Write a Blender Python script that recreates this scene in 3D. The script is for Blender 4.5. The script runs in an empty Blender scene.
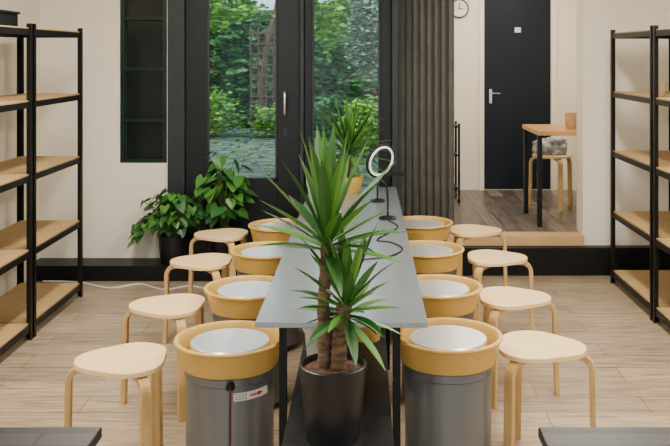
import bpy, bmesh, math, random
from mathutils import Vector, Matrix, noise
random.seed(7)
S = bpy.context.scene
COL = S.collection
pi = math.pi

# ------------------------------------------------------------ materials
def mat(name, c1, c2=None, rough=0.6, metal=0.0, scale=8.0, stretch=(1,1,1), bump=0.0, emit=None, spec=0.5, island=False, coat=0.0):
    m = bpy.data.materials.new(name); m.use_nodes = True
    nt = m.node_tree; N = nt.nodes; L = nt.links
    b = N["Principled BSDF"]
    b.inputs["Roughness"].default_value = rough
    b.inputs["Metallic"].default_value = metal
    b.inputs["Specular IOR Level"].default_value = spec
    b.inputs["Coat Weight"].default_value = coat
    if c2 is None: c2 = tuple(min(1, x*0.88) for x in c1)
    tc = N.new("ShaderNodeTexCoord"); mp = N.new("ShaderNodeMapping")
    mp.inputs["Scale"].default_value = stretch
    L.new(tc.outputs["Object"], mp.inputs["Vector"])
    nz = N.new("ShaderNodeTexNoise"); nz.inputs["Scale"].default_value = scale; nz.inputs["Detail"].default_value = 6
    L.new(mp.outputs["Vector"], nz.inputs["Vector"])
    cr = N.new("ShaderNodeValToRGB")
    cr.color_ramp.elements[0].color = (*c2, 1); cr.color_ramp.elements[1].color = (*c1, 1)
    cr.color_ramp.elements[0].position = 0.35; cr.color_ramp.elements[1].position = 0.65
    if island:
        g = N.new("ShaderNodeNewGeometry")
        cr.color_ramp.elements[0].position = 0.0; cr.color_ramp.elements[1].position = 1.0
        L.new(g.outputs["Random Per Island"], cr.inputs["Fac"])
    else:
        L.new(nz.outputs["Fac"], cr.inputs["Fac"])
    L.new(cr.outputs["Color"], b.inputs["Base Color"])
    if bump > 0:
        bp = N.new("ShaderNodeBump"); bp.inputs["Strength"].default_value = bump; bp.inputs["Distance"].default_value = 0.01
        L.new(nz.outputs["Fac"], bp.inputs["Height"]); L.new(bp.outputs["Normal"], b.inputs["Normal"])
    if emit:
        b.inputs["Emission Color"].default_value = (*emit[0], 1); b.inputs["Emission Strength"].default_value = emit[1]
    return m

def plank_mat(name, ca, cb, gap, bw, rh, rough, rot=0.0, grain=0.35, mortar=0.002, moss=None, spec=0.5):
    m = bpy.data.materials.new(name); m.use_nodes = True
    nt = m.node_tree; N = nt.nodes; L = nt.links; b = N["Principled BSDF"]
    b.inputs["Roughness"].default_value = rough
    b.inputs["Specular IOR Level"].default_value = spec
    tc = N.new("ShaderNodeTexCoord"); mp = N.new("ShaderNodeMapping")
    mp.inputs["Rotation"].default_value = (0, 0, rot)
    L.new(tc.outputs["Object"], mp.inputs["Vector"])
    br = N.new("ShaderNodeTexBrick"); br.offset = 0.37; br.squash = 1.0
    br.inputs["Scale"].default_value = 1.0
    br.inputs["Brick Width"].default_value = bw; br.inputs["Row Height"].default_value = rh
    br.inputs["Mortar Size"].default_value = mortar; br.inputs["Mortar Smooth"].default_value = 0.3
    br.inputs["Color1"].default_value = (*ca, 1); br.inputs["Color2"].default_value = (*cb, 1); br.inputs["Mortar"].default_value = (*gap, 1)
    L.new(mp.outputs["Vector"], br.inputs["Vector"])
    m2 = N.new("ShaderNodeMapping"); m2.inputs["Scale"].default_value = (1.2, 14, 1) if moss is None else (1.5, 1.5, 1.5)
    L.new(mp.outputs["Vector"], m2.inputs["Vector"])
    nz = N.new("ShaderNodeTexNoise"); nz.inputs["Scale"].default_value = 3; nz.inputs["Detail"].default_value = 8; nz.inputs["Roughness"].default_value = 0.68
    L.new(m2.outputs["Vector"], nz.inputs["Vector"])
    cr = N.new("ShaderNodeValToRGB")
    k = 1-grain
    cr.color_ramp.elements[0].position = 0.36; cr.color_ramp.elements[0].color = (k, k*0.97, k*0.94, 1) if moss is None else (*moss, 1)
    cr.color_ramp.elements[1].position = 0.58; cr.color_ramp.elements[1].color = (1, 1, 1, 1)
    L.new(nz.outputs["Fac"], cr.inputs["Fac"])
    mx = N.new("ShaderNodeMix"); mx.data_type = 'RGBA'; mx.blend_type = 'MULTIPLY'; mx.inputs[0].default_value = 1
    L.new(br.outputs["Color"], mx.inputs[6]); L.new(cr.outputs["Color"], mx.inputs[7])
    L.new(mx.outputs[2], b.inputs["Base Color"])
    bp = N.new("ShaderNodeBump"); bp.inputs["Strength"].default_value = 0.15; bp.inputs["Distance"].default_value = 0.003
    L.new(nz.outputs["Fac"], bp.inputs["Height"]); L.new(bp.outputs["Normal"], b.inputs["Normal"])
    return m

def glass_mat(name, tint=(1, 1, 1)):
    m = bpy.data.materials.new(name); m.use_nodes = True
    nt = m.node_tree; N = nt.nodes; L = nt.links
    N.remove(N["Principled BSDF"])
    t = N.new("ShaderNodeBsdfTransparent"); t.inputs["Color"].default_value = (*tint, 1)
    g = N.new("ShaderNodeBsdfGlossy"); g.inputs["Roughness"].default_value = 0.03
    fr = N.new("ShaderNodeFresnel"); fr.inputs["IOR"].default_value = 1.25
    mx = N.new("ShaderNodeMixShader")
    L.new(fr.outputs[0], mx.inputs[0]); L.new(t.outputs[0], mx.inputs[1]); L.new(g.outputs[0], mx.inputs[2])
    L.new(mx.outputs[0], N["Material Output"].inputs["Surface"])
    return m

def disc_mat(name):
    m = bpy.data.materials.new(name); m.use_nodes = True
    nt = m.node_tree; N = nt.nodes; L = nt.links; b = N["Principled BSDF"]
    b.inputs["Metallic"].default_value = 0.7; b.inputs["Roughness"].default_value = 0.28
    tc = N.new("ShaderNodeTexCoord")
    w = N.new("ShaderNodeTexWave"); w.wave_type = 'RINGS'; w.rings_direction = 'Z'; w.inputs["Scale"].default_value = 8; w.inputs["Distortion"].default_value = 0.4
    L.new(tc.outputs["Object"], w.inputs["Vector"])
    cr = N.new("ShaderNodeValToRGB")
    cr.color_ramp.elements[0].color = (0.87, 0.90, 0.94, 1); cr.color_ramp.elements[1].color = (0.95, 0.98, 1.0, 1)
    L.new(w.outputs["Fac"], cr.inputs["Fac"]); L.new(cr.outputs["Color"], b.inputs["Base Color"])
    return m

M = {}
M['wall'] = mat("wall_paint", (0.88, 0.82, 0.70), (0.85, 0.79, 0.67), 0.85, scale=3)
M['ceil'] = mat("ceiling_paint", (0.8, 0.78, 0.74), None, 0.9)
M['floor'] = plank_mat("oak_laminate", (0.53, 0.41, 0.28), (0.38, 0.295, 0.205), (0.15, 0.11, 0.075), 1.3, 0.19, 0.32, 0.0, 0.5, 0.0025)
M['floor2'] = plank_mat("weathered_planks", (0.31, 0.25, 0.21), (0.10, 0.088, 0.08), (0.02, 0.02, 0.02), 1.0, 0.12, 0.35, pi/2, 0.65, 0.004)
M['black'] = mat("black_paint", (0.0055, 0.006, 0.006), (0.004, 0.004, 0.0045), 0.45, spec=0.25)
M['char'] = mat("charcoal_paint", (0.0085, 0.012, 0.014), (0.007, 0.010, 0.012), 0.42, spec=0.28)
M['chargrey'] = mat("grey_frame_paint", (0.026, 0.032, 0.035), None, 0.45, spec=0.3)
M['green'] = mat("dark_green_paint", (0.004, 0.024, 0.017), (0.003, 0.016, 0.012), 0.35, spec=0.3)
M['glass'] = glass_mat("clear_glass", (0.93, 0.97, 0.97))
M['dglass'] = mat("dark_glass", (0.002, 0.008, 0.006), None, 0.2, spec=0.3)
M['birch'] = mat("birch_veneer", (0.90, 0.65, 0.34), (0.83, 0.58, 0.28), 0.36, scale=4, stretch=(1, 10, 1))
M['birchleg'] = mat("birch_leg", (0.64, 0.42, 0.17), (0.50, 0.31, 0.115), 0.42, scale=5, stretch=(6, 6, 1))
M['mdf'] = mat("mdf_board", (0.53, 0.35, 0.155), (0.46, 0.30, 0.13), 0.7, scale=10)
M['pan'] = mat("tan_plastic", (0.66, 0.41, 0.105), (0.59, 0.36, 0.085), 0.36, scale=3)
M['steel'] = mat("dull_grey_metal", (0.20, 0.215, 0.235), (0.17, 0.185, 0.205), 0.33, 0.6, scale=2)
M['disc'] = disc_mat("turned_aluminium")
M['tabletop'] = mat("grey_steel_sheet", (0.36, 0.41, 0.44), (0.33, 0.38, 0.41), 0.22, 0.55, scale=1.5)
M['darkwood'] = plank_mat("dark_slats", (0.030, 0.031, 0.035), (0.014, 0.015, 0.018), (0.002, 0.002, 0.002), 2.0, 0.07, 0.38, 0.0, 0.4, 0.004, spec=0.35)
M['potblack'] = mat("black_pot", (0.010, 0.011, 0.012), None, 0.35, spec=0.4)
M['soil'] = mat("soil", (0.15, 0.06, 0.03), (0.03, 0.015, 0.01), 0.95, scale=60, bump=1.0)
M['trunk'] = mat("trunk_bark", (0.21, 0.125, 0.06), (0.07, 0.04, 0.022), 0.9, scale=9, stretch=(2, 2, 9), bump=1.0)
M['yucca'] = mat("yucca_leaf", (0.10, 0.26, 0.03), (0.008, 0.060, 0.012), 0.42, island=True, spec=0.4)
M['pothos'] = mat("pothos_leaf", (0.075, 0.24, 0.035), (0.010, 0.07, 0.018), 0.35, island=True)
M['stem'] = mat("green_stem", (0.08, 0.17, 0.03), None, 0.6)
M['bushA'] = mat("garden_leaf_light", (0.48, 0.82, 0.10), (0.03, 0.20, 0.04), 0.5, island=True)
M['bushB'] = mat("garden_leaf_dark", (0.14, 0.42, 0.11), (0.004, 0.045, 0.022), 0.5, island=True)
M['bushC'] = mat("garden_leaf_grey", (0.42, 0.55, 0.38), (0.05, 0.13, 0.07), 0.6, island=True)
M['litter'] = mat("fallen_leaves", (0.55, 0.62, 0.12), (0.10, 0.15, 0.03), 0.7, island=True)
M['pave'] = plank_mat("stone_paving", (0.24, 0.31, 0.29), (0.13, 0.18, 0.165), (0.03, 0.08, 0.03), 0.45, 0.32, 0.55, 0.0, 0.55, 0.035, moss=(0.32, 0.52, 0.28))
M['fence'] = plank_mat("brown_fence", (0.17, 0.09, 0.06), (0.10, 0.055, 0.04), (0.015, 0.01, 0.01), 3, 0.12, 0.8, 0.0, 0.4, 0.01)
M['shutter'] = mat("grey_olive_shutter", (0.098, 0.098, 0.086), (0.080, 0.080, 0.070), 0.42, spec=0.4)
M['doorblue'] = mat("navy_black_door", (0.006, 0.011, 0.020), None, 0.4, spec=0.25)
M['white'] = mat("white_plastic", (0.8, 0.8, 0.78), None, 0.4)
M['chrome'] = mat("chrome", (0.75, 0.75, 0.75), None, 0.2, 0.9)
M['oak'] = mat("warm_oak", (0.56, 0.28, 0.10), (0.46, 0.22, 0.07), 0.4, scale=4, stretch=(1, 8, 1))
M['thresh'] = mat("threshold_oak", (0.64, 0.42, 0.20), (0.54, 0.34, 0.15), 0.5, scale=4, stretch=(1, 8, 1))
M['ring'] = mat("ring_light", (0.75, 0.75, 0.75), None, 0.4, emit=((1, 0.98, 0.95), 0.35))
M['clay'] = mat("pale_clay", (0.62, 0.46, 0.30), None, 0.8)
M['terracotta'] = mat("tan_clay", (0.50, 0.31, 0.15), None, 0.8)
M['yellowpot'] = mat("mustard_pot", (0.55, 0.38, 0.07), None, 0.5)
M['red'] = mat("red_print", (0.7, 0.015, 0.015), None, 0.5)
M['print'] = mat("grey_print", (0.2, 0.2, 0.2), None, 0.5)
M['cordred'] = mat("dark_red_cord", (0.10, 0.015, 0.015), None, 0.5)
M['cloth'] = mat("grey_white_cloth", (0.55, 0.56, 0.58), (0.2, 0.22, 0.24), 0.9, scale=18, bump=1.0)
M['greyplastic'] = mat("grey_plastic", (0.35, 0.34, 0.32), None, 0.5)

# ------------------------------------------------------------ mesh helpers
def box(bm, x0, x1, y0, y1, z0, z1):
    vs = [bm.verts.new(p) for p in ((x0,y0,z0),(x1,y0,z0),(x1,y1,z0),(x0,y1,z0),(x0,y0,z1),(x1,y0,z1),(x1,y1,z1),(x0,y1,z1))]
    for f in ((3,2,1,0),(4,5,6,7),(0,1,5,4),(1,2,6,5),(2,3,7,6),(3,0,4,7)):
        bm.faces.new([vs[i] for i in f])

def lathe(bm, prof, seg=48, cx=0, cy=0, sx=1, sy=1, cap0=True, cap1=True):
    rings = []
    for r, z in prof:
        rings.append([bm.verts.new((cx+sx*r*math.cos(2*pi*i/seg), cy+sy*r*math.sin(2*pi*i/seg), z)) for i in range(seg)])
    for a, b in zip(rings, rings[1:]):
        for i in range(seg):
            j = (i+1) % seg
            bm.faces.new((a[i], a[j], b[j], b[i]))
    if cap0: bm.faces.new(list(reversed(rings[0])))
    if cap1: bm.faces.new(rings[-1])

def tube(bm, pts, r, seg=10, closed=False):
    pts = [Vector(p) for p in pts]; n = len(pts); rings = []
    up = None
    for k in range(n):
        if closed: t = pts[(k+1) % n]-pts[k-1]
        else: t = pts[min(k+1, n-1)]-pts[max(k-1, 0)]
        t.normalize()
        if up is None:
            a = Vector((0, 0, 1)) if abs(t.z) < 0.9 else Vector((1, 0, 0))
            up = t.cross(a).normalized()
        up = (up - t*up.dot(t)).normalized()
        v = t.cross(up)
        rr = r[k] if isinstance(r, (list, tuple)) else r
        rings.append([bm.verts.new(pts[k]+up*rr*math.cos(2*pi*i/seg)+v*rr*math.sin(2*pi*i/seg)) for i in range(seg)])
    pairs = list(zip(rings, rings[1:]))
    if closed: pairs.append((rings[-1], rings[0]))
    for a, b in pairs:
        for i in range(seg):
            j = (i+1) % seg
            bm.faces.new((a[i], a[j], b[j], b[i]))
    if not closed:
        bm.faces.new(list(reversed(rings[0]))); bm.faces.new(rings[-1])

def mk(name, bm, material, parent=None, loc=(0,0,0), rot=(0,0,0), smooth=False, bevel=0.0, kind=None, label=None, cat=None):
    bmesh.ops.recalc_face_normals(bm, faces=bm.faces)
    me = bpy.data.meshes.new(name); bm.to_mesh(me); bm.free()
    me.materials.append(material)
    o = bpy.data.objects.new(name, me); COL.objects.link(o)
    o.location = loc; o.rotation_euler = rot
    if smooth:
        for p in me.polygons: p.use_smooth = True
        me.set_sharp_from_angle(angle=math.radians(40))
    if bevel > 0:
        b = o.modifiers.new("bevel", 'BEVEL'); b.width = bevel; b.segments = 2; b.limit_method = 'ANGLE'
    if parent: o.parent = parent
    if kind: o["kind"] = kind
    if label: o["label"] = label
    if cat: o["category"] = cat
    return o

def bx(name, dims, material, parent=None, **kw):
    bm = bmesh.new(); box(bm, *dims); return mk(name, bm, material, parent, **kw)

def thing(name, loc, label, cat, rz=0.0, group=None):
    e = bpy.data.objects.new(name, None); e.empty_display_size = 0.1
    COL.objects.link(e); e.location = loc; e.rotation_euler = (0, 0, rz)
    e["label"] = label; e["category"] = cat
    if group: e["group"] = group
    return e

def dup(src, parent=None):
    o = src.copy(); COL.objects.link(o)
    if parent: o.parent = parent
    for c in list(src.children):
        dup(c, o)
    return o

def smoothpath(P, n=6):
    P = [Vector(p) for p in P]; out = []
    for i in range(len(P)-1):
        p0 = P[max(i-1, 0)]; p1 = P[i]; p2 = P[i+1]; p3 = P[min(i+2, len(P)-1)]
        for k in range(n):
            t = k/n
            out.append(0.5*((2*p1)+(p2-p0)*t+(2*p0-5*p1+4*p2-p3)*t*t+(3*p1-p0-3*p2+p3)*t**3))
    out.append(P[-1]); return out

# ------------------------------------------------------------ room shell
WY = 6.55
bx("floor", (-2.42, 2.3, -1.5, 6.55, -0.1, 0), M['floor'], kind="structure")
bx("wall_left", (-2.52, -2.42, -1.5, 6.55, 0, 2.6), M['wall'], kind="structure")
bx("wall_right", (2.3, 2.4, -1.5, 9.0, 0, 2.6), M['wall'], kind="structure")
bx("ceiling", (-2.52, 2.4, -1.5, 9.0, 2.6, 2.7), M['ceil'], kind="structure")
bm = bmesh.new()
box(bm, -2.52, -1.824, WY, WY+0.2, 0, 2.6)
box(bm, -1.824, -1.474, WY, WY+0.2, 0, 0.816)
box(bm, -1.824, -1.474, WY, WY+0.2, 2.45, 2.6)
box(bm, -1.474, -1.466, WY, WY+0.2, 0, 2.6)
box(bm, -1.466, 1.623, WY, WY+0.2, 2.45, 2.6)
box(bm, 1.623, 2.3, WY, WY+0.2, 0, 2.6)
mk("wall_back", bm, M['wall'], kind="structure")
bx("trim_1", (-2.42, 0.30, 6.30, WY, 0, 0.11), M['black'], kind="structure", bevel=0.004)
bx("trim_2", (0.30, 2.3, 6.46, WY, 0, 0.205), M['black'], kind="structure", bevel=0.004)
bx("trim_3", (0.246, 1.623, WY-0.03, WY+0.12, 0.205, 0.281), M['thresh'], kind="structure", bevel=0.004)
bx("floor_back_room", (0.246, 2.3, WY+0.12, 8.74, 0.18, 0.28), M['floor2'], kind="structure")
bx("wall_partition", (0.246, 0.30, WY+0.2, 8.74, 0, 2.6), M['wall'], kind="structure")
bm = bmesh.new()
box(bm, 0.246, 1.17, 8.74, 8.9, 0, 2.6); box(bm, 1.857, 2.3, 8.74, 8.9, 0, 2.6); box(bm, 1.17, 1.857, 8.74, 8.9, 2.3, 2.6); box(bm, 1.17, 1.857, 8.74, 8.9, 0, 0.28)
mk("wall_back_room", bm, M['wall'], kind="structure")
d = bx("door_3", (1.18, 1.847, 8.76, 8.80, 0.285, 2.29), M['doorblue'], kind="structure", bevel=0.003)
bm = bmesh.new(); box(bm, 1.235, 1.262, 8.745, 8.76, 1.14, 1.28)
tube(bm, [(1.248, 8.745, 1.24), (1.248, 8.71, 1.24), (1.34, 8.71, 1.24)], 0.007)
mk("door_handle", bm, M['chrome'], d, label="chrome lever handle")
bm = bmesh.new()
box(bm, 1.13, 1.18, 8.715, 8.76, 0.28, 2.34); box(bm, 1.847, 1.90, 8.715, 8.76, 0.28, 2.34); box(bm, 1.13, 1.9, 8.715, 8.76, 2.29, 2.34)
mk("door_frame", bm, M['wall'], d, label="cream painted door frame")
sg = bx("door_sign", (1.49, 1.55, 8.752, 8.76, 1.845, 1.895), M['white'], label="small white rectangular sign fixed on dark door", cat="sign")

# niche window
bm = bmesh.new()
y0, y1 = WY+0.0, WY+0.05
for a in ((-1.822, -1.79, 0.818, 2.448), (-1.508, -1.476, 0.818, 2.448)): box(bm, a[0], a[1], y0, y1, a[2], a[3])
for z in (0.818, 1.12, 1.50, 1.88, 2.25): box(bm, -1.79, -1.508, y0+0.005, y1, z, z+0.03)
w = mk("window_1", bm, M['green'], kind="structure", bevel=0.003)
bx("glass_pane", (-1.79, -1.508, WY+0.05, WY+0.06, 0.818, 2.448), M['dglass'], w, label="dark green glazed panes")

# ---------------- glazed garden doors
bm = bmesh.new()
box(bm, -1.466, -1.34, WY-0.02, WY+0.12, 0.11, 2.45)
box(bm, 0.20, 0.246, WY-0.03, WY+0.12, 0.11, 2.45)
box(bm, -1.34, 0.20, WY, WY+0.12, 2.40, 2.45)
box(bm, -1.34, 0.20, WY, WY+0.12, 0.05, 0.14)
box(bm, -0.484, -0.455, WY-0.01, WY+0.1, 0.14, 2.40)
dr = mk("door_1", bm, M['chargrey'], kind="structure", bevel=0.004)
def leaf(x0, x1, g0, g1, gb):
    bm = bmesh.new(); a, b = WY+0.02, WY+0.075
    box(bm, x0, g0, a, b, 0.14, 2.40); box(bm, g1, x1, a, b, 0.14, 2.40)
    box(bm, g0, g1, a, b, 0.14, gb); box(bm, g0, g1, a, b, 2.30, 2.40)
    lf = mk("door_leaf", bm, M['char'], dr, bevel=0.004)
    bm = bmesh.new(); t = 0.014
    box(bm, g0, g0+t, a-0.008, a+0.02, gb, 2.3); box(bm, g1-t, g1, a-0.008, a+0.02, gb, 2.3); box(bm, g0, g1, a-0.008, a+0.02, gb, gb+t)
    mk("glazing_bead", bm, M['chargrey'], lf)
    bx("glass_pane", (g0, g1, WY+0.045, WY+0.05, gb, 2.3), M['glass'], lf, label="clear glass pane")
    return lf
l1 = leaf(-1.34, -0.486, -1.176, -0.655, 0.69)
l2 = leaf(-0.453, 0.20, -0.394, 0.112, 0.62)
bm = bmesh.new()
hx = -0.595
tube(bm, [(hx, WY+0.02, 1.34), (hx, WY-0.03, 1.34), (hx, WY-0.035, 1.33), (hx, WY-0.035, 1.19), (hx, WY-0.03, 1.18), (hx, WY+0.02, 1.18)], 0.009)
mk("door_handle", bm, M['chrome'], l1, smooth=True, label="slim silver pull handle")
bx("keyhole_plate", (hx-0.012, hx+0.012, WY+0.012, WY+0.02, 1.02, 1.07), M['chargrey'], l1)

# folding shutter, crisp flat ribs with narrow grooves
bm = bmesh.new(); n = 8; xs0, xs1 = 0.25, 0.68
pts = []
for i in range(n):
    xa = xs0+(xs1-xs0)*i/n; w_ = (xs1-xs0)/n
    pts += [(xa, WY+0.125), (xa+0.10*w_, WY+0.125), (xa+0.16*w_, WY+0.095), (xa+0.58*w_, WY+0.085), (xa+0.94*w_, WY+0.105)]
pts.append((xs1, WY+0.125))
pts = [(a, b+0.03) for a, b in pts]
ZB = 0.285
lo = [bm.verts.new((a, b, ZB)) for a, b in pts]; hi = [bm.verts.new((a, b, 2.44)) for a, b in pts]
lo2 = [bm.verts.new((a, WY+0.195, ZB)) for a, b in pts]; hi2 = [bm.verts.new((a, WY+0.195, 2.44)) for a, b in pts]
for i in range(len(pts)-1):
    bm.faces.new((lo[i], lo[i+1], hi[i+1], hi[i])); bm.faces.new((lo2[i+1], lo2[i], hi2[i], hi2[i+1]))
    bm.faces.new((lo[i+1], lo[i], lo2[i], lo2[i+1])); bm.faces.new((hi[i], hi[i+1], hi2[i+1], hi2[i]))
bm.faces.new((lo[0], hi[0], hi2[0], lo2[0])); bm.faces.new((lo[-1], lo2[-1], hi2[-1], hi[-1]))
mk("door_2", bm, M['shutter'], kind="structure")

# ------------------------------------------------------------ shelving units
def shelving(loc, L, Dp, lab):
    e = thing("shelving_unit", loc, lab, "shelves", group="black metal shelving units")
    p = 0.035
    for (x, y) in ((0, 0), (Dp-p, 0), (0, L-p), (Dp-p, L-p)):
        bm = bmesh.new()
        sx = 1 if x == 0 else -1; sy = 1 if y == 0 else -1
        xa = x if sx == 1 else x+p; ya = y if sy == 1 else y+p
        box(bm, min(xa, xa+sx*p), max(xa, xa+sx*p), min(ya, ya+sy*0.004), max(ya, ya+sy*0.004), 0, 1.80)
        box(bm, min(xa, xa+sx*0.004), max(xa, xa+sx*0.004), min(ya, ya+sy*p), max(ya, ya+sy*p), 0, 1.80)
        mk("post", bm, M['black'], e)
    for z in (0.08, 0.50, 0.93, 1.35, 1.765):
        bm = bmesh.new(); h = 0.03
        box(bm, 0.005, 0.017, 0.005, L-0.005, z-h, z+0.004); box(bm, Dp-0.017, Dp-0.005, 0.005, L-0.005, z-h, z+0.004)
        box(bm, 0.017, Dp-0.017, 0.005, 0.017, z-h, z); box(bm, 0.017, Dp-0.017, L-0.017, L-0.005, z-h, z)
        mk("shelf_frame", bm, M['black'], e)
        bx("shelf_board", (0.018, Dp-0.018, 0.008, L-0.008, z, z+0.012), M['mdf'], e)
    return e
shelving((-2.325, 5.04, 0), 0.87, 0.43, "black metal shelving unit with tan fibreboard shelves against cream wall")
shelving((-2.325, 4.15, 0), 0.87, 0.43, "black metal shelving unit with tan fibreboard shelves near dark box")
shelving((1.745, 5.36, 0), 0.90, 0.45, "black metal shelving unit with tan fibreboard shelves holding a clay bowl")
shelving((1.745, 4.44, 0), 0.90, 0.45, "black metal shelving unit with tan fibreboard shelves against cream wall")
e = thing("storage_box", (-2.105, 4.82, 1.778), "low black storage box on top shelf", "box")
bx("box_body", (-0.13, 0.155, -0.13, 0.13, 0, 0.07), M['black'], e, bevel=0.006)
bx("box_lid", (-0.14, 0.165, -0.14, 0.14, 0.07, 0.085), M['black'], e, bevel=0.006)
bm = bmesh.new(); lathe(bm, [(0.030, 0), (0.043, 0.02), (0.048, 0.06), (0.056, 0.085), (0.051, 0.085), (0.043, 0.06), (0.036, 0.02), (0.001, 0.012)], 32)
mk("clay_pot", bm, M['clay'], loc=(1.835, 5.50, 1.363), smooth=True, label="small pale unglazed clay pot on shelf", cat="pot")

# ------------------------------------------------------------ stools
def build_stool(loc, rz, lab):
    e = thing("stool", loc, lab, "stool", rz, group="birch stools beside the pottery wheels")
    bm = bmesh.new(); seg = 60; H = 0.012
    def R(t): return 0.171*(1+0.09*math.cos(3*t)-0.010*math.cos(6*t))
    prof = [(0.985, 0.433), (1.0, 0.435), (1.0, 0.450), (0.99, 0.453)]
    rings = [[bm.verts.new((R(2*pi*i/seg)*k*math.cos(2*pi*i/seg), R(2*pi*i/seg)*k*math.sin(2*pi*i/seg), z+H)) for i in range(seg)] for k, z in prof]
    for a, b in zip(rings, rings[1:]):
        for i in range(seg): j = (i+1) % seg; bm.faces.new((a[i], a[j], b[j], b[i]))
    bm.faces.new(list(reversed(rings[0]))); bm.faces.new(rings[-1])
    mk("seat", bm, M['birch'], e)
    for k in range(3):
        path = [(0.06, 0.421+H), (0.15, 0.421+H)]
        for a in range(0, 91, 15):
            path.append((0.152+0.052*math.sin(math.radians(a)), 0.369+H+0.052*math.cos(math.radians(a))))
        path += [(0.207, 0.2), (0.214, 0.0)]
        bm = bmesh.new(); t = 0.0115; w = 0.020; rows = []
        for i, (x, z) in enumerate(path):
            a = path[max(i-1, 0)]; b = path[min(i+1, len(path)-1)]
            dx, dz = b[0]-a[0], b[1]-a[1]; l = math.hypot(dx, dz); nx, nz = -dz/l, dx/l
            if i == len(path)-1: nx, nz = 1, 0
            rows.append([bm.verts.new((x+nx*t*s, q*w, z+nz*t*s)) for s, q in ((1, -1), (1, 1), (-1, 1), (-1, -1))])
        for a, b in zip(rows, rows[1:]):
            for i in range(4): j = (i+1) % 4; bm.faces.new((a[i], a[j], b[j], b[i]))
        bm.faces.new(rows[0]); bm.faces.new(list(reversed(rows[-1])))
        mk("leg", bm, M['birchleg'], e, rot=(0, 0, 2*pi*k/3), bevel=0.003)
    return e
lab = "round-cornered birch stool with three bent legs beside pottery wheel"
st = build_stool((-0.92, 3.36, 0), math.radians(187), lab)
for (x, y, r) in ((-0.91, 4.09, 178), (-0.912, 4.96, 182), (-0.922, 5.70, 176),
                  (0.695, 3.51, -14), (0.705, 4.22, -4), (0.745, 5.05, -6), (0.72, 5.83, -4)):
    s = dup(st); s.location = (x, y, 0); s.rotation_euler = (0, 0, math.radians(r))

# ------------------------------------------------------------ pottery wheels
def build_wheel(loc, lab):
    e = thing("pottery_wheel", loc, lab, "pottery wheel", 0, group="pottery wheels along the table")
    bm = bmesh.new()
    lathe(bm, [(0.167, 0.03), (0.167, 0.40), (0.172, 0.405), (0.172, 0.432), (0.05, 0.432)], 56)
    for a in range(3):
        t = 2*pi*a/3+0.5
        lathe(bm, [(0.02, 0), (0.02, 0.03)], 16, 0.12*math.cos(t), 0.12*math.sin(t))
    mk("motor_housing", bm, M['steel'], e, smooth=True)
    bm = bmesh.new()
    lathe(bm, [(0.06, 0.432), (0.174, 0.434), (0.182, 0.440), (0.200, 0.522), (0.209, 0.526), (0.212, 0.531), (0.211, 0.537), (0.206, 0.539), (0.197, 0.538),
               (0.193, 0.532), (0.189, 0.515), (0.176, 0.455), (0.165, 0.447), (0.06, 0.447)], 72, sy=1.0)
    mk("splash_pan", bm, M['pan'], e, smooth=True)
    bm = bmesh.new(); lathe(bm, [(0.03, 0.447), (0.03, 0.49), (0.146, 0.505), (0.151, 0.509), (0.151, 0.522), (0.148, 0.525)], 72)
    mk("wheel_head", bm, M['disc'], e, smooth=True)
    return e
wl = "pottery wheel with tan splash pan and silver wheel head beside table"
w1 = build_wheel((-0.518, 3.38, 0), "pottery wheel with tan splash pan, red-marked sticker and hanging cord")
for (x, y) in ((-0.54, 4.12), (-0.54, 4.91), (-0.535, 5.63), (0.34, 4.14), (0.345, 4.94), (0.36, 5.72), (0.322, 3.42)):
    s = dup(w1); s.location = (x, y, 0); s["label"] = wl; last = s
bm = bmesh.new(); lathe(bm, [(0.012, -0.02), (0.016, 0), (0.016, 0.012), (0.012, 0.018)], 20)
mk("knob", bm, M['black'], w1, loc=(0.03, -0.183, 0.415), rot=(pi/2, 0, 0), smooth=True)
def curved_patch(name, e, r, a0, a1, z0, z1, m, **kw):
    bm = bmesh.new(); n = 14; A = []; B = []
    for i in range(n+1):
        t = a0+(a1-a0)*i/n
        A.append(bm.verts.new((r*math.cos(t), r*math.sin(t), z0))); B.append(bm.verts.new((r*math.cos(t), r*math.sin(t), z1)))
    for i in range(n): bm.faces.new((A[i], A[i+1], B[i+1], B[i]))
    return mk(name, bm, m, e, **kw)
stk = curved_patch("sticker", w1, 0.1682, math.radians(-77), math.radians(-26), 0.352, 0.382, M['white'], label="white sticker with small print and red arrow")
r = 0.1689
def cp(a, z): t = math.radians(a); return bm.verts.new((r*math.cos(t), r*math.sin(t), z))
bm = bmesh.new()
for z in (0.358, 0.366, 0.374):
    for a in (-75, -71, -67, -63): bm.faces.new([cp(a, z), cp(a+3, z), cp(a+3, z+0.0035), cp(a, z+0.0035)])
mk("small_print", bm, M['print'], stk)
bm = bmesh.new()
for a in (-56, -52, -48): bm.faces.new([cp(a, 0.3635), cp(a+4, 0.3635), cp(a+4, 0.3705), cp(a, 0.3705)])
bm.faces.new([cp(-44, 0.358), cp(-35, 0.367), cp(-44, 0.376)])
mk("red_arrow", bm, M['red'], stk)
bm = bmesh.new()
tube(bm, smoothpath([(0.03, -0.20, 0.41), (0.033, -0.212, 0.38), (0.03, -0.20, 0.3), (0.028, -0.19, 0.2), (0.02, -0.2, 0.08), (0.04, -0.23, 0.006), (0.1, -0.28, 0.006)], 4), 0.0045, 8)
mk("cord", bm, M['cordred'], w1, smooth=True)

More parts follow.
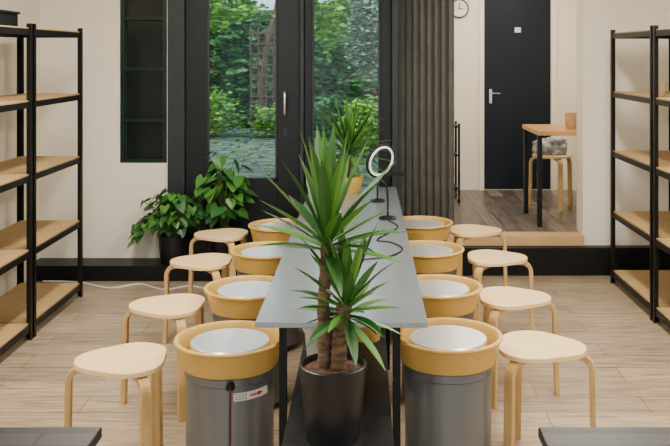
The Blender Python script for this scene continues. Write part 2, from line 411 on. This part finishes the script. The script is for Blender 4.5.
# ------------------------------------------------------------ long table
T = thing("long_table", (0, 0, 0), "long blue-grey metal-topped table between two rows of wheels", "table")
bx("tabletop", (-0.388, 0.222, 3.10, 6.28, 0.658, 0.68), M['tabletop'], T, bevel=0.003)
for x in (-0.31, 0.10):
    for y in (3.17, 4.52, 6.15):
        bx("leg", (x, x+0.028, y, y+0.028, 0, 0.658), M['black'], T, bevel=0.002)
e = thing("low_bench", (0, 0, 0), "low black slatted bench standing beneath long table", "bench")
bx("bench_top", (-0.275, 0.095, 2.80, 5.9, 0.305, 0.33), M['darkwood'], e, bevel=0.003)
for x in (-0.27, 0.06):
    for y in (2.83, 4.3, 5.8):
        bx("leg", (x, x+0.03, y, y+0.03, 0, 0.305), M['black'], e, bevel=0.002)

for i, (x, y, rr, h, m_, lb) in enumerate(((-0.19, 3.75, 0.07, 0.15, 'white', "white plastic bucket standing on low bench"), (0.01, 4.0, 0.07, 0.15, 'pan', "tan plastic bucket standing on low bench"), (-0.16, 4.4, 0.08, 0.16, 'greyplastic', "grey plastic bucket standing on low bench"))):
    e = thing("bucket", (x, y, 0.33), lb, "bucket", group="buckets on the low bench")
    bm = bmesh.new(); lathe(bm, [(rr*0.82, 0), (rr, h), (rr*1.05, h), (rr*1.05, h-0.01), (rr*0.97, h-0.005), (rr*0.8, 0.006)], 36)
    mk("bucket_body", bm, M[m_], e, smooth=True)
    bm = bmesh.new(); tube(bm, [(rr*math.cos(a)*1.04, -rr*0.6*math.sin(a), h-0.01-0.05*math.sin(a)) for a in [pi*k/12 for k in range(13)]], 0.003, 6)
    mk("handle", bm, M['chrome'], e, smooth=True)

# ------------------------------------------------------------ near work tables
for (x0, x1, lb) in ((-1.65, -0.615, "dark slatted work table near a birch stool"), (0.405, 1.5, "black slatted work table with black metal legs")):
    e = thing("work_table", (0, 0, 0), lb, "table", group="dark work tables")
    bx("tabletop", (x0, x1, 1.2, 2.06, 0.725, 0.75), M['darkwood'], e, bevel=0.003)
    bx("apron", (x0+0.02, x1-0.02, 1.22, 2.04, 0.68, 0.725), M['black'], e)
    for x in (x0+0.02, x1-0.06):
        for y in (1.22, 2.0): bx("leg", (x, x+0.04, y, y+0.04, 0, 0.68), M['black'], e)

# ------------------------------------------------------------ plants
def blade(bm, base, az, el, length, width, droop, segs=8):
    """lance leaf with a V fold, arcing downwards"""
    pos = Vector(base); e = el; prev = None
    side = Vector((-math.sin(az), math.cos(az), 0))
    for k in range(segs+1):
        f = k/segs
        dirv = Vector((math.cos(az)*math.cos(e), math.sin(az)*math.cos(e), math.sin(e)))
        nrm = side.cross(dirv)
        if nrm.z < 0 and e < pi/2: nrm = -nrm
        w = width*(0.5+0.5*min(1, f/0.35))*(1 if f < 0.5 else max(0.02, 1-((f-0.5)/0.5)**1.7))
        row = [bm.verts.new(pos+side*w*0.5+nrm*w*0.2), bm.verts.new(pos), bm.verts.new(pos-side*w*0.5+nrm*w*0.2)]
        if prev:
            for i in (0, 1): bm.faces.new((prev[i], prev[i+1], row[i+1], row[i]))
        prev = row
        pos = pos+dirv*(length/segs); e -= droop/segs*(0.3+1.5*f)

def yucca_head(bm, c, n, length, width, seed=0, lowel=-25, droop=1.0, stemlen=0.07):
    rnd = random.Random(seed)
    for i in range(n):
        f = i/(n-1)
        az = i*2.39996+rnd.uniform(-.25, .25)
        el = math.radians(84-(84-lowel)*f**1.15+rnd.uniform(-8, 8))
        L = length*(0.78+0.22*math.sin(pi*min(1, f*1.3+0.25)))*rnd.uniform(0.8, 1.12)
        blade(bm, (c[0]+0.012*math.cos(az), c[1]+0.012*math.sin(az), c[2]-stemlen*f+0.03), az, el, L, width*rnd.uniform(.85, 1.1), droop*rnd.uniform(0.05, 0.75)*(0.3+f))

def pot(e, r0, r1, h, m, name="pot"):
    bm = bmesh.new()
    lathe(bm, [(r0*0.93, 0), (r0, 0.01), (r1*0.985, h-0.03), (r1, h-0.02), (r1, h-0.003), (r1-0.004, h), (r1-0.01, h), (r1-0.013, h-0.02), (r1*0.9, h-0.04)], 56)
    mk(name, bm, m, e, smooth=True)
    bm = bmesh.new(); lathe(bm, [(r1*0.88, h-0.045), (r1-0.011, h-0.02), (r1*0.5, h-0.012), (0.005, h-0.01)], 40)
    mk("soil", bm, M['soil'], e, smooth=True)

Y = thing("potted_yucca", (-0.108, 2.96, 0.33), "tall yucca with two leaf crowns in black pot on bench", "plant")
pot(Y, 0.088, 0.114, 0.255, M['potblack'])
def trunk(e, pts, r):
    bm = bmesh.new(); P = []; Rr = []
    for a, b in zip(pts, pts[1:]):
        for k in range(8):
            f = k/8; P.append(Vector(a).lerp(Vector(b), f)); Rr.append(r*(1+0.09*((k % 2)*2-1)))
    P.append(Vector(pts[-1])); Rr.append(r*0.9)
    tube(bm, P, Rr, 14); mk("trunk", bm, M['trunk'], e, smooth=True)
trunk(Y, [(-0.030, 0.0, 0.235), (-0.032, 0.005, 0.45), (-0.02, 0.01, 0.66)], 0.021)
trunk(Y, [(0.018, -0.02, 0.235), (0.024, -0.02, 0.34), (0.040, -0.02, 0.46)], 0.026)
trunk(Y, [(-0.004, 0.035, 0.235), (-0.002, 0.04, 0.34), (0.002, 0.04, 0.42)], 0.018)
bm = bmesh.new(); yucca_head(bm, (-0.02, 0.01, 0.665), 38, 0.36, 0.041, 4, -4, 0.5, 0.07)
mk("leaf_crown", bm, M['yucca'], Y, smooth=True)
bm = bmesh.new(); yucca_head(bm, (0.046, -0.03, 0.465), 40, 0.245, 0.036, 8, -30, 0.7, 0.09)
mk("leaf_crown", bm, M['yucca'], Y, smooth=True)

e = thing("potted_dracaena", (-0.12, 6.05, 0.68), "upright dracaena in mustard pot at far end of table", "plant")
pot(e, 0.085, 0.11, 0.11, M['yellowpot'])
trunk(e, [(0, 0, 0.09), (0.01, 0, 0.24)], 0.018)
bm = bmesh.new(); yucca_head(bm, (0.01, 0, 0.27), 58, 0.38, 0.034, 9, -20, 1.2)
mk("leaf_crown", bm, M['yucca'], e, smooth=True)

def heart(bm, c, az, tilt, roll, s):
    """one heart-shaped leaf hanging from its stalk"""
    out = [(0, 0), (-0.25, 0.32), (-0.12, 0.52), (0.2, 0.55), (0.6, 0.36), (1.05, 0)]
    Mx = Matrix.Translation(c) @ Matrix.Rotation(az, 4, 'Z') @ Matrix.Rotation(tilt, 4, 'Y') @ Matrix.Rotation(roll, 4, 'X')
    mid = [bm.verts.new(Mx @ Vector((x*s, 0, -0.12*s*x*x))) for x in (0, 0.25, 0.6, 1.05)]
    for sg in (1, -1):
        o = [bm.verts.new(Mx @ Vector((x*s, sg*y*s, 0.12*s*y-0.12*s*x*x))) for x, y in out[1:5]]
        bm.faces.new((mid[0], o[0], o[1], mid[1]) if sg > 0 else (mid[1], o[1], o[0], mid[0]))
        bm.faces.new((mid[1], o[1], o[2], mid[2]) if sg > 0 else (mid[2], o[2], o[1], mid[1]))
        bm.faces.new((mid[2], o[2], o[3], mid[3]) if sg > 0 else (mid[3], o[3], o[2], mid[2]))

def leafy(name, loc, lab, pr, ph, ctr, rad, n, s, seed, trails=0):
    rnd = random.Random(seed)
    e = thing(name, loc, lab, "plant"); pot(e, pr*0.85, pr, ph, M['potblack'])
    bm = bmesh.new(); bs = bmesh.new()
    for i in range(n):
        u = Vector((rnd.gauss(0, 1), rnd.gauss(0, 1), rnd.gauss(0, 1))).normalized()*rnd.uniform(0.4, 1.05)
        c = Vector((ctr[0]+u.x*rad[0], ctr[1]+u.y*rad[1], ctr[2]+u.z*rad[2]))
        if c.y > 0.09: c.y = 0.09-rnd.random()*0.05
        az = math.atan2(u.y, u.x)+rnd.uniform(-.7, .7)
        heart(bm, c, az, rnd.uniform(0.2, 1.1), rnd.uniform(-.5, .5), s*rnd.uniform(0.7, 1.2))
        if i % 2 == 0:
            b = Vector((rnd.uniform(-.03, .03), rnd.uniform(-.03, .03), ph-0.02)); m_ = (b+c)/2+Vector((0, 0, 0.05))
            tube(bs, [b, b.lerp(m_, .6)+Vector((0, 0, .01)), m_, m_.lerp(c, .6)+Vector((0, 0, .008)), c], 0.0025, 5)
    for k in range(trails):
        a = pi+rnd.uniform(-0.5, 0.9); R = rnd.uniform(0.24, 0.31); drop = rnd.uniform(0.06, 0.14)
        P = smoothpath([(0, 0, ph), (R*0.5*math.cos(a), R*0.5*math.sin(a), ph+0.12), (R*math.cos(a), R*math.sin(a)*0.7, ph+0.08), (R*1.08*math.cos(a), R*1.08*math.sin(a)*0.7, ph+0.08-drop)], 4)
        tube(bs, P, 0.0025, 5)
        for p in P[3:]: heart(bm, p, a+rnd.uniform(-1, 1), rnd.uniform(0.4, 1.2), rnd.uniform(-.5, .5), s*rnd.uniform(0.7, 1.1))
    mk("foliage", bm, M['pothos'], e); mk("stems", bs, M['stem'], e)
    return e
leafy("potted_pothos", (-1.40, 6.43, 0.11), "bushy trailing pothos in black pot beside glazed door", 0.11, 0.20, (0.02, -0.05, 0.38), (0.25, 0.15, 0.15), 150, 0.06, 11, 5)
leafy("potted_philodendron", (-1.03, 6.43, 0.11), "taller heart-leaved plant in black pot before glazed door", 0.10, 0.26, (0.0, -0.04, 0.55), (0.18, 0.13, 0.29), 76, 0.09, 12)

# ------------------------------------------------------------ items on long table
e = thing("ring_lamp", (0.13, 5.05, 0.68), "white ring lamp on black stand standing on table", "lamp")
bm = bmesh.new(); lathe(bm, [(0.05, 0), (0.052, 0.006), (0.045, 0.012), (0.01, 0.015)], 32); mk("base", bm, M['black'], e, smooth=True)
bm = bmesh.new(); tube(bm, smoothpath([(0, 0, 0.01), (0, 0, 0.13), (-0.01, 0.0, 0.19), (-0.04, 0, 0.225), (-0.07, -0.01, 0.25)], 4), 0.006, 8); mk("pole", bm, M['black'], e, smooth=True)
ringM = Matrix.Translation((-0.04, -0.02, 0.335)) @ Matrix.Rotation(math.radians(24), 4, 'Y') @ Matrix.Rotation(math.radians(36), 4, 'Z')
bm = bmesh.new(); tube(bm, [ringM @ Vector((0.076*math.cos(a), -0.006, 0.084*math.sin(a))) for a in [2*pi*k/40 for k in range(40)]], 0.0065, 10, True); mk("lamp_ring", bm, M['ring'], e, smooth=True)
bm = bmesh.new(); tube(bm, [ringM @ Vector((0.087*math.cos(a), 0.004, 0.095*math.sin(a))) for a in [2*pi*k/40 for k in range(40)]], 0.0085, 10, True); mk("ring_housing", bm, M['black'], e, smooth=True)
e = thing("phone_stand", (0.08, 5.65, 0.68), "black tabletop phone holder with bent arm on table", "stand")
bm = bmesh.new(); lathe(bm, [(0.045, 0), (0.045, 0.012), (0.01, 0.016)], 28); mk("base", bm, M['black'], e, smooth=True)
bm = bmesh.new(); tube(bm, [(0, 0, 0.01), (0.0, 0, 0.1), (0.03, 0, 0.17), (0.12, 0, 0.18)], 0.006, 8); mk("arm", bm, M['black'], e, smooth=True)
bx("clamp", (0.07, 0.17, -0.012, 0.0, 0.165, 0.195), M['black'], e, bevel=0.003)
bm = bmesh.new()
tube(bm, smoothpath([(0.13, 5.0, 0.684), (0.18, 4.8, 0.684), (0.12, 4.62, 0.684), (0.06, 4.45, 0.684), (0.13, 4.4, 0.684), (0.18, 4.25, 0.684), (0.12, 4.10, 0.684), (-0.02, 4.02, 0.684), (-0.15, 3.95, 0.684)]), 0.0034, 6)
mk("power_cable", bm, M['black'], label="thin black cable lying loose across table", cat="cable", smooth=True)
bm = bmesh.new()
tube(bm, smoothpath([(-2.3, 6.28, 0.006), (-2.04, 6.25, 0.006), (-1.77, 6.10, 0.006), (-1.59, 6.20, 0.006), (-1.38, 6.05, 0.006), (-1.23, 6.15, 0.006), (-1.03, 6.05, 0.006), (-0.8, 6.12, 0.006)]), 0.006, 8)
mk("extension_cord", bm, M['white'], label="white extension cord lying on wooden floor", cat="cable", smooth=True)

# ------------------------------------------------------------ back room things
e = thing("side_table", (0, 0, 0.28), "oak-topped table with black metal legs on raised floor", "table")
bx("tabletop", (1.34, 2.25, 6.82, 7.5, 0.715, 0.75), M['oak'], e, bevel=0.004)
for x in (1.345, 2.19):
    for y in (6.85, 7.43): bx("leg", (x, x+0.035, y, y+0.035, 0, 0.715), M['black'], e)
s = dup(st); s.location = (1.66, 7.75, 0.28); s.rotation_euler = (0, 0, 0.6); s["label"] = "birch stool holding folded cloth by oak table"; s["group"] = "birch stools"
s2 = thing("folded_cloth", (1.64, 7.75, 0.746), "rumpled grey-white cloth bag resting on stool", "cloth")
bm = bmesh.new(); bmesh.ops.create_icosphere(bm, subdivisions=5, radius=1)
for v in bm.verts:
    k = 1+0.35*noise.noise(v.co*1.8)+0.14*noise.noise(v.co*5)
    sq = max(abs(v.co.x), abs(v.co.y), abs(v.co.z))
    v.co = Vector((v.co.x*0.14*k/sq**.5, v.co.y*0.10*k/sq**.5, max(0, v.co.z*0.08*k/sq**.5+0.065)))
mk("cloth_body", bm, M['cloth'], s2, smooth=True)
bm = bmesh.new(); lathe(bm, [(0.04, 0), (0.055, 0.03), (0.058, 0.09), (0.056, 0.125), (0.050, 0.125), (0.05, 0.09), (0.04, 0.02)], 32)
mk("clay_cup", bm, M['terracotta'], loc=(1.66, 7.05, 1.03), smooth=True, label="small tan clay cup on oak table", cat="cup")
e = thing("trolley", (0.66, 8.1, 0.28), "narrow black wheeled utility trolley beside cream wall", "trolley")
for x in (-0.2, 0.18):
    for y in (-0.15, 0.13): bx("post", (x, x+0.02, y, y+0.02, 0.06, 0.72), M['black'], e)
for z in (0.12, 0.42, 0.68): bx("tray", (-0.18, 0.18, -0.13, 0.13, z, z+0.02), M['black'], e)
for x in (-0.19, 0.19):
    for y in (-0.14, 0.14):
        bm = bmesh.new(); lathe(bm, [(0.02, -0.01), (0.03, -0.008), (0.03, 0.008), (0.02, 0.01)], 20); mk("caster", bm, M['black'], e, loc=(x, y, 0.03), rot=(0, pi/2, 0), smooth=True)
e = thing("wall_clock", (0.935, 8.74, 2.08), "round white wall clock with dark rim and hands", "clock")
bm = bmesh.new(); lathe(bm, [(0.085, 0), (0.085, 0.02), (0.001, 0.02)], 40); mk("clock_face", bm, M['white'], e, rot=(pi/2, 0, 0), smooth=True)
bm = bmesh.new(); tube(bm, [(0.088*math.cos(2*pi*k/40), -0.02, 0.088*math.sin(2*pi*k/40)) for k in range(40)], 0.007, 8, True); mk("rim", bm, M['chargrey'], e, smooth=True)
bm = bmesh.new(); box(bm, -0.003, 0.003, -0.026, -0.023, -0.01, 0.06); box(bm, -0.01, 0.04, -0.026, -0.023, -0.003, 0.003); mk("hands", bm, M['black'], e)

# ------------------------------------------------------------ garden
GZ = 0.30
bx("ground", (-8, 8, 6.76, 20, -0.2, -0.1), M['pave'], kind="structure")
bx("garden_paving", (-7, 0.24, 6.80, 18, -0.1, GZ), M['pave'], label="mossy grey stone paving of the garden", cat="paving")
bx("garden_paving", (0.245, 7, 8.95, 18, -0.1, GZ), M['pave'], label="mossy grey stone paving of the garden", cat="paving")
bx("garden_fence", (-7, 7, 17.2, 17.3, GZ, 2.5), M['fence'], label="brown wooden plank fence behind garden shrubs", cat="fence")
def bush(loc, rad, n, s, m, seed, lab, rough=0.5):
    rnd = random.Random(seed); bm = bmesh.new(); off = Vector((seed*3.1, seed*1.7, 0))
    for i in range(n):
        u = Vector((rnd.gauss(0, 1), rnd.gauss(0, 1), rnd.gauss(0, 1))).normalized()
        lump = 1+rough*noise.noise(u*2.2+off)+rough*0.6*noise.noise(u*5+off)
        u = u*rnd.uniform(0.4, 1)**0.5*lump
        c = Vector((u.x*rad[0], u.y*rad[1], u.z*rad[2]))
        if c.z+loc[2] < GZ+0.05: c.z = GZ+0.05-loc[2]+rnd.random()*0.05
        R = Matrix.Rotation(rnd.uniform(0, 6.28), 3, 'Z') @ Matrix.Rotation(rnd.uniform(-1.2, 1.2), 3, 'X')
        q = s*rnd.uniform(0.6, 1.5)
        a = [R @ Vector(p)*q for p in ((-1, 0, 0), (0, -.5, .1), (1, 0, 0), (0, .5, .1))]
        bm.faces.new([bm.verts.new(c+p) for p in a])
    return mk("shrub", bm, m, loc=loc, label=lab, cat="shrub", kind="stuff")
B = [((-2.65, 14.2, 0.66), (0.6, 0.4, 0.44), 1900, .05, 'bushA', "bright green leafy shrub at paving edge"),
     ((-1.40, 14.2, 0.50), (0.42, 0.35, 0.30), 1500, .045, 'bushA', "low yellow-green shrub at paving edge"),
     ((-2.0, 16.2, 1.35), (1.9, 0.5, 1.15), 11500, .075, 'bushB', "dense dark green ivy mass along fence"),
     ((-2.2, 12.3, 2.35), (0.75, 0.45, 0.42), 1300, .06, 'bushA', "overhanging bright tree foliage in garden"),
     ((-0.55, 13.0, 2.4), (0.42, 0.5, 0.65), 1600, .06, 'bushA', "hanging light green foliage beside fence"),
     ((-0.5, 14.3, 0.6), (0.42, 0.4, 0.36), 1300, .05, 'bushB', "low dark green shrub beside path"),
     ((0.03, 12.3, 1.95), (0.27, 0.3, 0.62), 3400, .032, 'bushC', "grey-green feathery conifer in garden"),
     ((0.0, 11.5, 0.68), (0.32, 0.3, 0.36), 1700, .045, 'bushA', "yellow-green leafy shrub beside paving"),
     ((1.5, 16.2, 1.45), (1.0, 0.5, 1.2), 6000, .07, 'bushB', "dark green shrub against garden fence"),
     ((-4.0, 13.2, 1.3), (0.4, 0.4, 1.1), 2200, .055, 'bushB', "narrow green climbing shrub in garden")]
for i, (l, r_, n, s_, m, lb) in enumerate(B): bush(l, r_, n, s_, M[m], 20+i, lb)
rnd = random.Random(5); bm = bmesh.new()
for i in range(2000):
    c = Vector((rnd.uniform(-3, 1.5), rnd.uniform(8.9, 14.2), GZ+0.008))
    R = Matrix.Rotation(rnd.uniform(0, 6.28), 3, 'Z') @ Matrix.Rotation(rnd.uniform(-.15, .15), 3, 'X')
    q = rnd.uniform(0.02, 0.055)
    bm.faces.new([bm.verts.new(c+R @ Vector(p)*q) for p in ((-1, 0, 0), (0, -.5, .05), (1, 0, 0), (0, .5, .05))])
mk("fallen_leaves", bm, M['litter'], label="scattered yellow-green fallen leaves on stone paving", cat="leaves", kind="stuff")
bm = bmesh.new()
tube(bm, smoothpath([(-1.75, 15.2, GZ), (-1.78, 15.2, 1.1), (-1.68, 15.2, 1.8), (-1.5, 15.2, 2.6), (-1.4, 15.2, 3.6)]), 0.045, 10)
mk("garden_tree", bm, M['trunk'], smooth=True, label="slender bare tree trunk in garden", cat="tree")
bm = bmesh.new()
for k in range(6): box(bm, -1.95+0.13*k, -1.92+0.13*k, 14.92, 14.94, GZ, 2.1)
for k in range(7): box(bm, -1.97, -1.25, 14.90, 14.92, 0.9+0.18*k, 0.93+0.18*k)
mk("garden_trellis", bm, M['fence'], label="brown wooden trellis standing among shrubs", cat="trellis")

# ------------------------------------------------------------ lights
def area(name, loc, rot, sx, sy, power, col):
    l = bpy.data.lights.new(name, 'AREA'); l.shape = 'RECTANGLE'; l.size = sx; l.size_y = sy; l.energy = power; l.color = col
    o = bpy.data.objects.new(name, l); COL.objects.link(o); o.location = loc; o.rotation_euler = rot; return o
area("ceiling_light", (-1.2, 3.6, 2.56), (0, 0, 0), 0.2, 3.0, 106, (1, 0.925, 0.80))
area("ceiling_light", (1.2, 3.6, 2.56), (0, 0, 0), 0.2, 3.0, 116, (1, 0.925, 0.80))
area("shopfront_daylight", (0, -1.3, 1.5), (math.radians(90), 0, 0), 3.8, 2.0, 26, (0.95, 0.97, 1))
area("back_room_light", (1.3, 7.7, 2.56), (0, 0, 0), 1.0, 1.0, 36, (1, 0.9, 0.75))
sun = bpy.data.lights.new("sun", 'SUN'); sun.energy = 2.4; sun.angle = 0.3; sun.color = (1, 0.97, 0.9)
so = bpy.data.objects.new("sun", sun); COL.objects.link(so); so.rotation_euler = (math.radians(38), math.radians(-20), 0)

w = bpy.data.worlds.new("sky"); S.world = w; w.use_nodes = True
bg = w.node_tree.nodes["Background"]; bg.inputs["Color"].default_value = (0.74, 0.89, 1.0, 1); bg.inputs["Strength"].default_value = 1.6

# ------------------------------------------------------------ camera
cam = bpy.data.cameras.new("camera"); co = bpy.data.objects.new("camera", cam); COL.objects.link(co)
co.location = (0, 0, 1.62); co.rotation_euler = (math.radians(90), 0, 0)
cam.sensor_width = 36; cam.lens = 880*36/670
cam.shift_x = -30/670; cam.shift_y = -168/670
cam.clip_start = 0.05
S.camera = co
